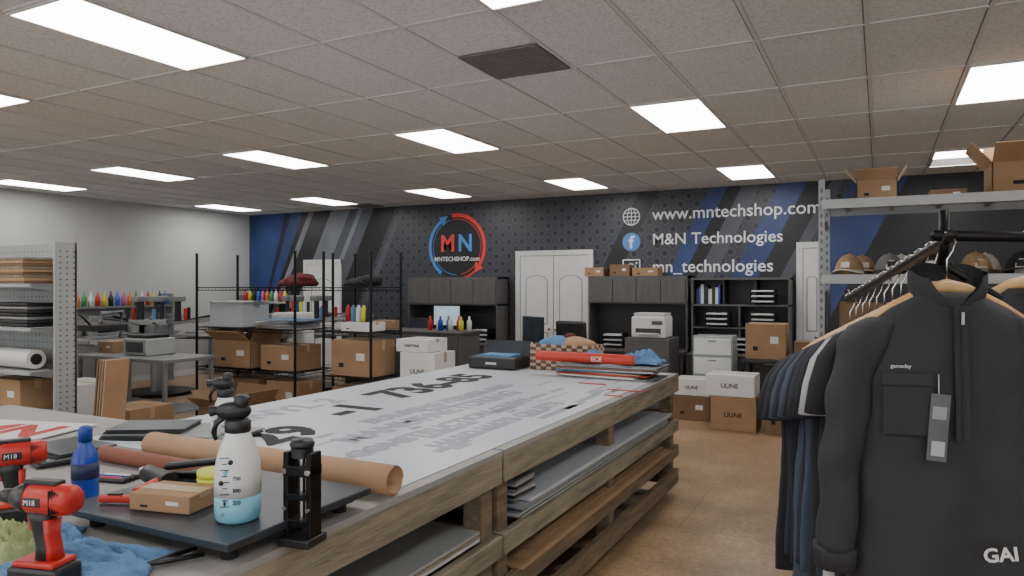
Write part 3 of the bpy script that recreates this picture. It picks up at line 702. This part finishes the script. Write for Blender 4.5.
# ---------------------------------------------------------------- print shop corner (left back)
def stable(name,x0,x1,y0,y1,z):
    b=B(name,((x0+x1)/2,(y0+y1)/2,0)); w=(x1-x0)/2;d=(y1-y0)/2
    b.bx(-w,w,-d,d,z-.04,z,greym,bev=.005)
    for sx in (-1,1):
        for sy in (-1,1): b.box((sx*(w-.04),sy*(d-.04),(z-.04)/2),(.04,.04,z-.04),greym)
    b.bx(-w+.03,w-.03,-d+.03,d-.03,.2,.22,greym); b.done()
stable('steel_table',-8.6,-7.0,5.3,6.0,.82)
stable('steel_table',-11.1,-9.9,9.3,9.95,.9)
def press(x,y,a0=15):
    b=B('screen_printing_press',(x,y,0))
    b.cyl((0,0,0),(0,0,.8),.12,greym).cyl((0,0,.8),(0,0,1.05),.2,greym).cyl((0,0,0),(0,0,.05),.5,blackm,seg=24)
    for i in range(6):
        a=R(60*i+a0); c_,s_=math.cos(a),math.sin(a)
        b.tube([(0,0,.86),(.9*c_,.9*s_,.86)],.025,greym)
        b.box((.75*c_,.75*s_,.9),(.55,.4,.02),greym,rot=(0,0,math.degrees(a)),bev=.004)
        b.tube([(.15*c_,.15*s_,1.05),(.8*c_,.8*s_,1.16)],.02,blackm)
        for q in (-1,1): b.box((.72*c_-q*.22*s_,.72*s_+q*.22*c_,1.12),(.6,.03,.04),greym,rot=(0,-8,math.degrees(a)))
        for q in (-1,1): b.box(((.72+q*.3)*c_,(.72+q*.3)*s_,1.12+q*.03),(.03,.46,.04),greym,rot=(0,-8,math.degrees(a)))
        b.cyl((.45*c_,.45*s_,1.12),(.45*c_,.45*s_,1.3),.025,[red,black,bluecloth][i%3])
        b.cyl((.3*c_,.3*s_,1.06),(.3*c_,.3*s_,1.42),.03,lamd); b.box((.3*c_,.3*s_,1.44),(.14,.14,.08),greym,bev=.01)
    b.done()
press(-9.75,7.3); press(-8.15,8.75,40)
cols=[C(180,44,44),C(46,90,180),C(60,140,84),C(210,184,60),C(180,80,140),C(220,220,220),C(30,30,30),C(210,116,50)]
def inks(nm_,ox,oy,oz,nn,sp=.09,rz=0):
    ib=B(nm_,(ox,oy,oz),rz)
    for i in range(nn):
        m_=mat('ink_%d'%(i*3%8),cols[i*3%8],.4); x=i*sp; y=(i%2)*.1
        ib.lathe([(0,0),(.036,0),(.038,.01),(.038,.15),(.02,.18),(.015,.19)],m_,(x,y,0),seg=12).lathe([(.016,.19),(.016,.22),(.004,.25)],white,(x,y,0),seg=10)
    ib.done()
inks('ink_bottle_row',-10.95,9.6,.902,11)
sf=B('ink_shelf',(-10.55,Y1-.25,0)); sf.bx(-.65,.65,-.16,.2,1.3,1.33,lgrey).bx(-.65,.65,-.16,.2,.8,.83,lgrey)
for s in (-1,1): sf.bx(s*.65-.02,s*.65+.02,-.16,.2,0,1.45,greym)
for i in range(11):
    m_=mat('ink_%d'%(i*3%8),cols[i*3%8],.4); sf.lathe([(0,0),(.042,0),(.042,.15),(.02,.18),(.01,.24)],m_,(-.58+i*.115,0,1.331),seg=12); sf.lathe([(0,0),(.05,0),(.05,.18),(.03,.19)],m_,(-.58+i*.115,0,.831),seg=12)
sf.done()
wr=B('ink_storage_rack',(X0+.17,7.6,0)); wr.bx(-.16,.16,-1.4,.9,1.28,1.31,greym)
for y in (-1.38,.88): wr.bx(-.16,.16,y-.02,y+.02,0,1.5,greym)
for i in range(20):
    m_=MATS['ink_%d'%(i*3%8)]
    wr.lathe([(0,0),(.038,0),(.038,.14),(.018,.17),(.008,.24)],m_,(.08,-1.3+i*.11,1.311),seg=12)
wr.bx(-.16,.16,-1.36,.86,.8,.83,greym)
for i in range(9): wr.lathe([(0,0),(.09,0),(.1,.2),(.105,.21)],[white,black,lgrey][i%3],(0,-1.2+i*.24,.831),seg=16)
wr.done()
hp=B('heat_press_machine',(-9.0,5.9,0)); hp.box((0,0,.45),(.5,.5,.9),greym,bev=.01).box((0,-.05,.93),(.45,.5,.05),lgrey).box((0,0,1.1),(.42,.45,.08),lamd,bev=.01).tube([(0,.25,.9),(0,.28,1.3),(0,0,1.28),(0,0,1.14)],.03,greym).tube([(-.15,-.25,1.15),(-.15,-.4,1.3),(.15,-.4,1.3),(.15,-.25,1.15)],.015,black); hp.done()
ls=B('side_shelf_unit',(-8.3,4.6,0))
for z in (.3,.8,1.25): ls.bx(-.4,.4,-.2,.2,z,z+.03,lgrey)
for sx in (-1,1): ls.bx(sx*.4-.015,sx*.4+.015,-.2,.2,0,1.65,lgrey)
ls.bx(-.4,.4,.2,.21,0,1.65,perf)
ls.done()
cardbox('shipping_box',-8.47,4.6,1.281,.34,.34,.24); cardbox('shipping_box',-8.1,4.6,1.281,.28,.34,.3,m=cardd); cardbox('shipping_box',-8.3,4.6,.831,.55,.36,.26,openf=True)
cardbox('shipping_box',-8.4,5.7,.821,.28,.3,.14); 
b=B('laser_engraver',(-7.9,5.68,.821)); b.box((.12,.02,.1),(.42,.4,.2),lgrey,bev=.015).box((.12,-.182,.1),(.3,.006,.12),screen).box((.12,0,.22),(.36,.3,.04),black,bev=.008); b.done()
b=B('hanging_bag',(X0+.06,5.6,1.25)); b.box((0,0,.25),(.1,.4,.5),black,bev=.04).tube([(0,-.1,.5),(0,-.08,.65),(0,.08,.65),(0,.1,.5)],.012,black); b.done()
b=B('tool_cart',(-6.0,7.75,0)); b.bx(-.35,.35,-.22,.22,.12,.85,mat('cart_dark',C(56,58,62),.5),bev=.006)
for k in range(4): b.bx(-.33,.33,-.235,-.22,.16+k*.17,.31+k*.17,lamd,bev=.003).box((0,-.245,.27+k*.17),(.4,.012,.012),chrome)
for sx in (-.3,.3):
    for sy in (-.18,.18): b.cyl((sx-.02,sy,.06),(sx+.02,sy,.06),.06,rubber)
b.done()
b=B('embroidery_machine',(-7.1,7.4,0)); b.box((0,0,.4),(.5,.5,.06),lgrey,bev=.01)
for sx in (-.2,.2):
    for sy in (-.2,.2): b.box((sx,sy,.2),(.04,.04,.4),greym)
b.box((0,.12,.85),(.3,.2,.85),white,bev=.03).box((0,-.1,1.2),(.34,.35,.16),white,bev=.03).box((0,-.22,1.05),(.26,.05,.2),greym).box((0,-.15,.75),(.45,.3,.03),greym)
for i in range(5): b.cyl((-.14+i*.07,.1,1.28),(-.14+i*.07,.1,1.42),.022,[red,blue,yellow,white,black][i])
b.done()

# ---------------------------------------------------------------- right back floor boxes
dk=B('black_side_desk',(-1.0,9.3,0)); dk.bx(-.5,.4,-.35,.35,.72,.76,black,bev=.004)
for sx in (-.47,.37):
    for sy in (-.31,.31): dk.box((sx,sy,.36),(.04,.04,.72),blackm)
dk.done()
cardbox('shipping_box',-1.22,9.25,.762,.46,.42,.42); cardbox('shipping_box',-.8,9.2,.762,.2,.3,.22,m=cardd)
cardbox('shipping_box',-1.48,8.6,0,.5,.42,.38,label='ULINE'); cardbox('white_carton',-1.52,8.6,.385,.54,.42,.24,m=white,label='ULINE')
cardbox('shipping_box',-.95,8.55,0,.38,.4,.48,m=cardd); cardbox('white_carton',-2.05,9.0,.3,.42,.36,.2,m=white,label='ULINE')
cardbox('shipping_box',-2.05,9.0,0,.44,.38,.295,m=cardd)
dr=B('plastic_drawer_tower',(-1.9,9.5,0)); dr.box((0,0,.5),(.5,.35,1.0),clearp,bev=.01)
for i in range(4): dr.box((0,-.18,.13+i*.245),(.46,.02,.21),frost,bev=.006).box((0,-.195,.2+i*.245),(.1,.012,.02),greym)
dr.done()

# ---------------------------------------------------------------- right metal shelving
SX=-.37;SY=5.58
ms=B('metal_stock_shelving',(SX,SY,0)); W=2.75
for x in (0,W/2,W):
    for y in (0,.6):
        ms.box((x,y,1.2),(.04,.04,2.4),greym)
        for i in range(38): ms.box((x-.0205,y,.1+i*.06),(.001,.014,.03),dkh); ms.box((x,y-.0205,.1+i*.06),(.014,.001,.03),dkh)
for x in (0,W):
    for z in (.3,.9,1.5,2.1): ms.box((x,.3,z),(.02,.6,.03),greym)
    ms.bx(x-.004,x+.004,.02,.58,.1,1.6,lgrey)
for z in (.25,.75,1.22,1.72,2.25):
    ms.bx(0,W,-.025,-.005,z-.06,z+.004,lgrey); ms.bx(0,W,.605,.625,z-.06,z+.004,lgrey); ms.bx(0,W,0,.6,z-.012,z,lgrey)
    for i in range(9): ms.box((.15+i*.3,.3,z-.025),(.03,.6,.02),greym)
ms.done()
cardbox('shipping_box',-.02,5.85,2.251,.26,.26,.15,openf=True)
cardbox('shipping_box',.95,5.8,2.251,.6,.42,.2,m=card,openf=True); cardbox('shipping_box',.42,5.9,2.251,.22,.22,.06,m=cardd)
def cap(x,y,z,rz,m1,m2,m3):
    b=B('baseball_cap',(x,y,z),rz)
    b.sph((0,0,.0),(.1,.11,.15),m1,half=True,seg=24); b.sph((0,-.014,.002),(.075,.103,.13),m2,half=True,seg=24)
    b.box((0,-.108,.07),(.06,.01,.045),m3,rot=(-22,0,0),bev=.004)
    vs=[];n=16
    for k in range(3):
        for i in range(n+1):
            a=R(195+150*i/n)
            r=[(.1,.11),(.112,.165),(.118,.21)][k]
            vs.append((math.cos(a)*r[0],math.sin(a)*r[1],.03-k*.004+(1-abs(math.cos(a)))*.012-abs(math.cos(a))**2*.02*k/2))
    b.add(vs,[[k*(n+1)+i,k*(n+1)+i+1,(k+1)*(n+1)+i+1,(k+1)*(n+1)+i] for k in range(2) for i in range(n)],m3 if m3!=white else m1,True); b.sph((0,0,.15),(.01,.01,.006),m1,seg=8)
    o=b.done(); o.modifiers.new('s','SOLIDIFY').thickness=.004
tan=mat('tan_cap',C(150,124,92),.9,var=.2,scale=30);capw=mat('white_mesh',C(205,200,190),.9);camo=mat('camo',C(60,62,50),.9,var=.6,scale=25)
capb=mat('black_cap',C(34,34,38),.9); capg=mat('grey_cap',C(110,108,106),.9)
for i,(m1,m2,m3) in enumerate(((tan,tan,capw),(capg,capw,camo),(capb,capg,white),(tan,capw,tan),(capb,capw,capb),(capg,camo,capg))):
    cap(-.2+i*.26,5.8,1.726,(-12,8,-5,14,-8,3)[i],m1,m2,m3)
    cap(-.12+i*.26,6.05,1.726,(10,-8,5,-14,8,3)[i],m2,m1,m3)
for i,z in enumerate((.25,.75,1.22)):
    for k in range(5): cardbox('shipping_box',-.08+k*.45,5.88,z+.001,.36,.4,.3,m=[card,black,cardd,white][(i+k)%4])

# ---------------------------------------------------------------- clothes rack
A0=Vector((.15,2.11,1.765)); A1=Vector((-.10,2.86,1.60))
cr_=B('garment_rack',(0,0,0))
cr_.tube([(.155,2.03,1.772),A0,A1,A1+Vector((-.01,.03,.025))],.013,mat('speckled_black',C(40,40,42),.35,metal=.5,var=.8,scale=120))
cr_.tube([(.12,2.10,1.775),(1.30,3.08,1.775)],.014,blackm)
for q in ((.9,2.748),(1.30,3.08)):
    cr_.cyl((q[0],q[1],0.02),(q[0],q[1],1.78),.018,blackm)
cr_.box((1.1,2.91,.02),(.9,.5,.03),blackm,rot=(0,0,39))
cr_.tube([(.145,2.13,1.70),(.145,2.13,1.84)],.012,blackm)
cr_.tube([(.9,2.748,1.2),(.15,2.135,1.70)],.011,blackm)
cr_.done()
def hanger(b):
    b.tube([(.0,.0,-.125),(0,0,-.05),(.012,0,-.03),(.02,0,-.008),(.012,0,.014),(-.004,0,.018),(-.016,0,.006)],.0028,chrome,seg=8)
    b.tube([(-.19,0,-.215),(-.12,0,-.168),(-.04,0,-.128),(0,0,-.118),(.04,0,-.128),(.12,0,-.168),(.19,0,-.215)],[.011,.014,.018,.019,.018,.014,.011],hwood,seg=10)
def garment(name,p,m,L_=.62,sleeve='short',rz=19,w=1.0,ph=0,neck=None,jacket=False):
    b=B(name,p,rz); hanger(b)
    z=-.118
    th=1.1 if jacket else .62
    S=[(0,0,z-.015,.066*w,.045),(0,0,z-.03,.098*w,.05*th),(0,0,z-.055,.148*w,.053*th),(0,0,z-.085,.193*w,.057*th),(0,0,z-.115,.222*w,.06*th),(0,0,z-.15,.236*w,.064*th)]
    S=[(a[0],a[1],a[2],a[3],a[4],.01) for a in S]
    nz=34
    for i in range(1,nz+1):
        t=i/nz; S.append((0,0,z-.15-(L_-.15)*t,(.236+.016*t+.004*math.sin(t*9+ph))*w,(.066+.028*t)*th,(.02 if jacket else .05)+(.06 if jacket else .16)*t))
    b.loft(S,m,n=96,fr=5,ph=ph,nz=.016 if jacket else .009)
    for s in (-1,1):
        if sleeve=='short':
            K=[(s*.165*w,0,z-.085,.042,.04*th),(s*.205*w,0,z-.115,.052,.055*th),(s*.24*w,0,z-.17,.06,.06*th),(s*.265*w,0,z-.24,.058,.058*th),(s*.28*w,0,z-.32,.056,.055*th)]
        else:
            K=[(s*.155*w,0,z-.078,.036,.04*th),(s*.192*w,0,z-.103,.052,.053*th)]
            for i in range(1,31):
                t=i/30; K.append((s*(.214+.078*math.sin(t*1.6)-.004*math.sin(t*17+ph))*w,-.006-.03*t,z-.12-.54*t,.058-.014*t+.003*math.sin(t*21+ph*2),(.058-.012*t)*th+.003*math.sin(t*26)))
        b.loft(K,m,n=40,rip=.03,fr=4,ph=ph+s,nz=.012)
        q=K[-1]
        if sleeve!='short': b.loft([(q[0],q[1],q[2]+.006,.05,.045*th),(q[0],q[1],q[2],.052,.047*th),(q[0],q[1],q[2]-.05,.047,.042*th)],m,n=40,rip=.03,fr=13)
    if neck=='tee': 
        b.lathe([(.066,z-.022),(.074,z-.014),(.07,z-.004),(.062,z-.012)],m,M=Matrix.Diagonal((1,.6,1,1)))
    return b
jk=mat('charcoal_softshell',C(42,43,47),.8,var=.1,scale=12,bump=.2,bscale=90)
jk2=mat('jacket_trim',C(20,21,23),.6,var=.1)
P0=(.15,2.11,1.765)
JL=.86
b=garment('zip_jacket',P0,jk,L_=JL,sleeve='long',w=.92,ph=.6,jacket=True,rz=16)
def collar(b,m,mi,z0,z1,a,bb,gap=28):
    for (da,mm) in ((0,m),(-.006,mi)):
        vs=[];n=40;K=7
        for k in range(K):
            t=k/(K-1)
            g=R(gap*(.25+1.1*t))
            for i in range(n+1):
                th=R(-90)+g+(2*math.pi-2*g)*i/n
                flare=1+.08*math.sin(t*3.1)+.16*t
                vs.append(((a+da)*math.cos(th)*flare,(bb+da)*math.sin(th)*flare,z0+(z1-z0)*t+.022*math.sin(th)*t+.003*math.sin(th*5+t*4)))
        b.add(vs,[[k*(n+1)+i,k*(n+1)+i+1,(k+1)*(n+1)+i+1,(k+1)*(n+1)+i] for k in range(K-1) for i in range(n)],mm,True)
collar(b,jk,jk2,-.168,-.08,.076,.06,gap=32)
b.box((0,.045,-.12),(.05,.004,.03),lgrey); b.box((0,.042,-.145),(.03,.004,.02),white)
def front(z):
    t=max(0,(-.268-z)/(JL-.15)); return -(.066+.028*t)*1.1-.009
for i in range(20):
    z=-.175-i*.016; b.box((0,front(z)-.003,z),(.03,.008,.018),jk)
    b.box((0,front(z)-.0075,z),(.006,.004,.017),jk2)
b.box((0,front(-.2)-.012,-.195),(.007,.006,.03),chrome)
b.box((-.12,front(-.35)-.004,-.345),(.115,.01,.032),jk,rot=(2,0,-6),bev=.004)
b.box((-.12,front(-.42)-.002,-.42),(.108,.008,.12),jk,rot=(3,0,-6),bev=.003)
b.box((-.12,front(-.36)-.008,-.363),(.112,.006,.004),jk2,rot=(2,0,-6))
b.text('gameday',.013,Matrix.Translation((-.16,front(-.3)-.014,-.315))@Euler((R(90),0,R(-4))).to_matrix().to_4x4(),white)
b.tube([(-.05,front(-.3)-.004,-.33),(-.055,front(-.34)-.018,-.38)],.0012,white,seg=6)
b.box((-.058,front(-.44)-.02,-.455),(.042,.002,.16),mat('hang_tag',C(84,86,90),.5),rot=(0,4,-6))
b.box((-.056,front(-.44)-.0215,-.42),(.03,.001,.03),greym,rot=(0,4,-6)); b.box((-.06,front(-.44)-.0215,-.505),(.028,.001,.035),lgrey,rot=(0,4,-6))
b.text('GAI',.045,Matrix.Translation((.03,front(-.8)-.03,-.76))@Euler((R(90),R(-8),0)).to_matrix().to_4x4(),white,bold=.001)
b.done()
fl=mat('grey_fleece',C(66,64,66),1,var=.35,scale=60,bump=1,bscale=150)
b=garment('fleece_jacket',(.50,2.416,1.775),fl,L_=.78,sleeve='long',w=.98,ph=2,jacket=True,rz=28); collar(b,fl,fl,-.16,-.06,.088,.07); b.done()
tl=garment('hanging_jacket',(.34,2.283,1.775),mat('black_nylon',C(26,27,30),.55,var=.1),L_=.72,sleeve='long',w=.88,ph=3.3,jacket=False,rz=24); tl.done()
cols=[('black2',C(32,33,38)),('white',C(170,170,172)),('black2',C(32,33,38)),('navy',C(36,40,52)),('black2',C(32,33,38)),('slate',C(62,72,88)),('navy',C(36,40,52)),('slate',C(62,72,88)),('black2',C(32,33,38)),('dnavy',C(32,36,50)),('black2',C(32,33,38))]
for i,(n_,c_) in enumerate(cols):
    t=(i+1.4)/(len(cols)+.6); p=A0.lerp(A1,t)
    m_=mat('tee_'+n_,c_,.9,var=.12,scale=10,bump=.2,bscale=80)
    b=garment('hanging_shirt',tuple(p),m_,L_=.82+.04*math.sin(i*2),ph=i*1.3,neck='tee',rz=22+4*math.sin(i*3.1),w=.96); b.done()

# ---------------------------------------------------------------- world & camera
w=bpy.data.worlds.new('World'); bpy.context.scene.world=w; w.use_nodes=True
w.node_tree.nodes['Background'].inputs[0].default_value=(.93,.96,1,1); w.node_tree.nodes['Background'].inputs[1].default_value=2.6
cam=bpy.data.cameras.new('Camera'); co=bpy.data.objects.new('Camera',cam); bpy.context.scene.collection.objects.link(co)
co.location=(0,0,1.65); co.rotation_euler=(R(90),0,R(27.07)); cam.sensor_width=36; cam.lens=36*720/1024; cam.shift_y=-3/1024; cam.clip_start=.05
bpy.context.scene.camera=co
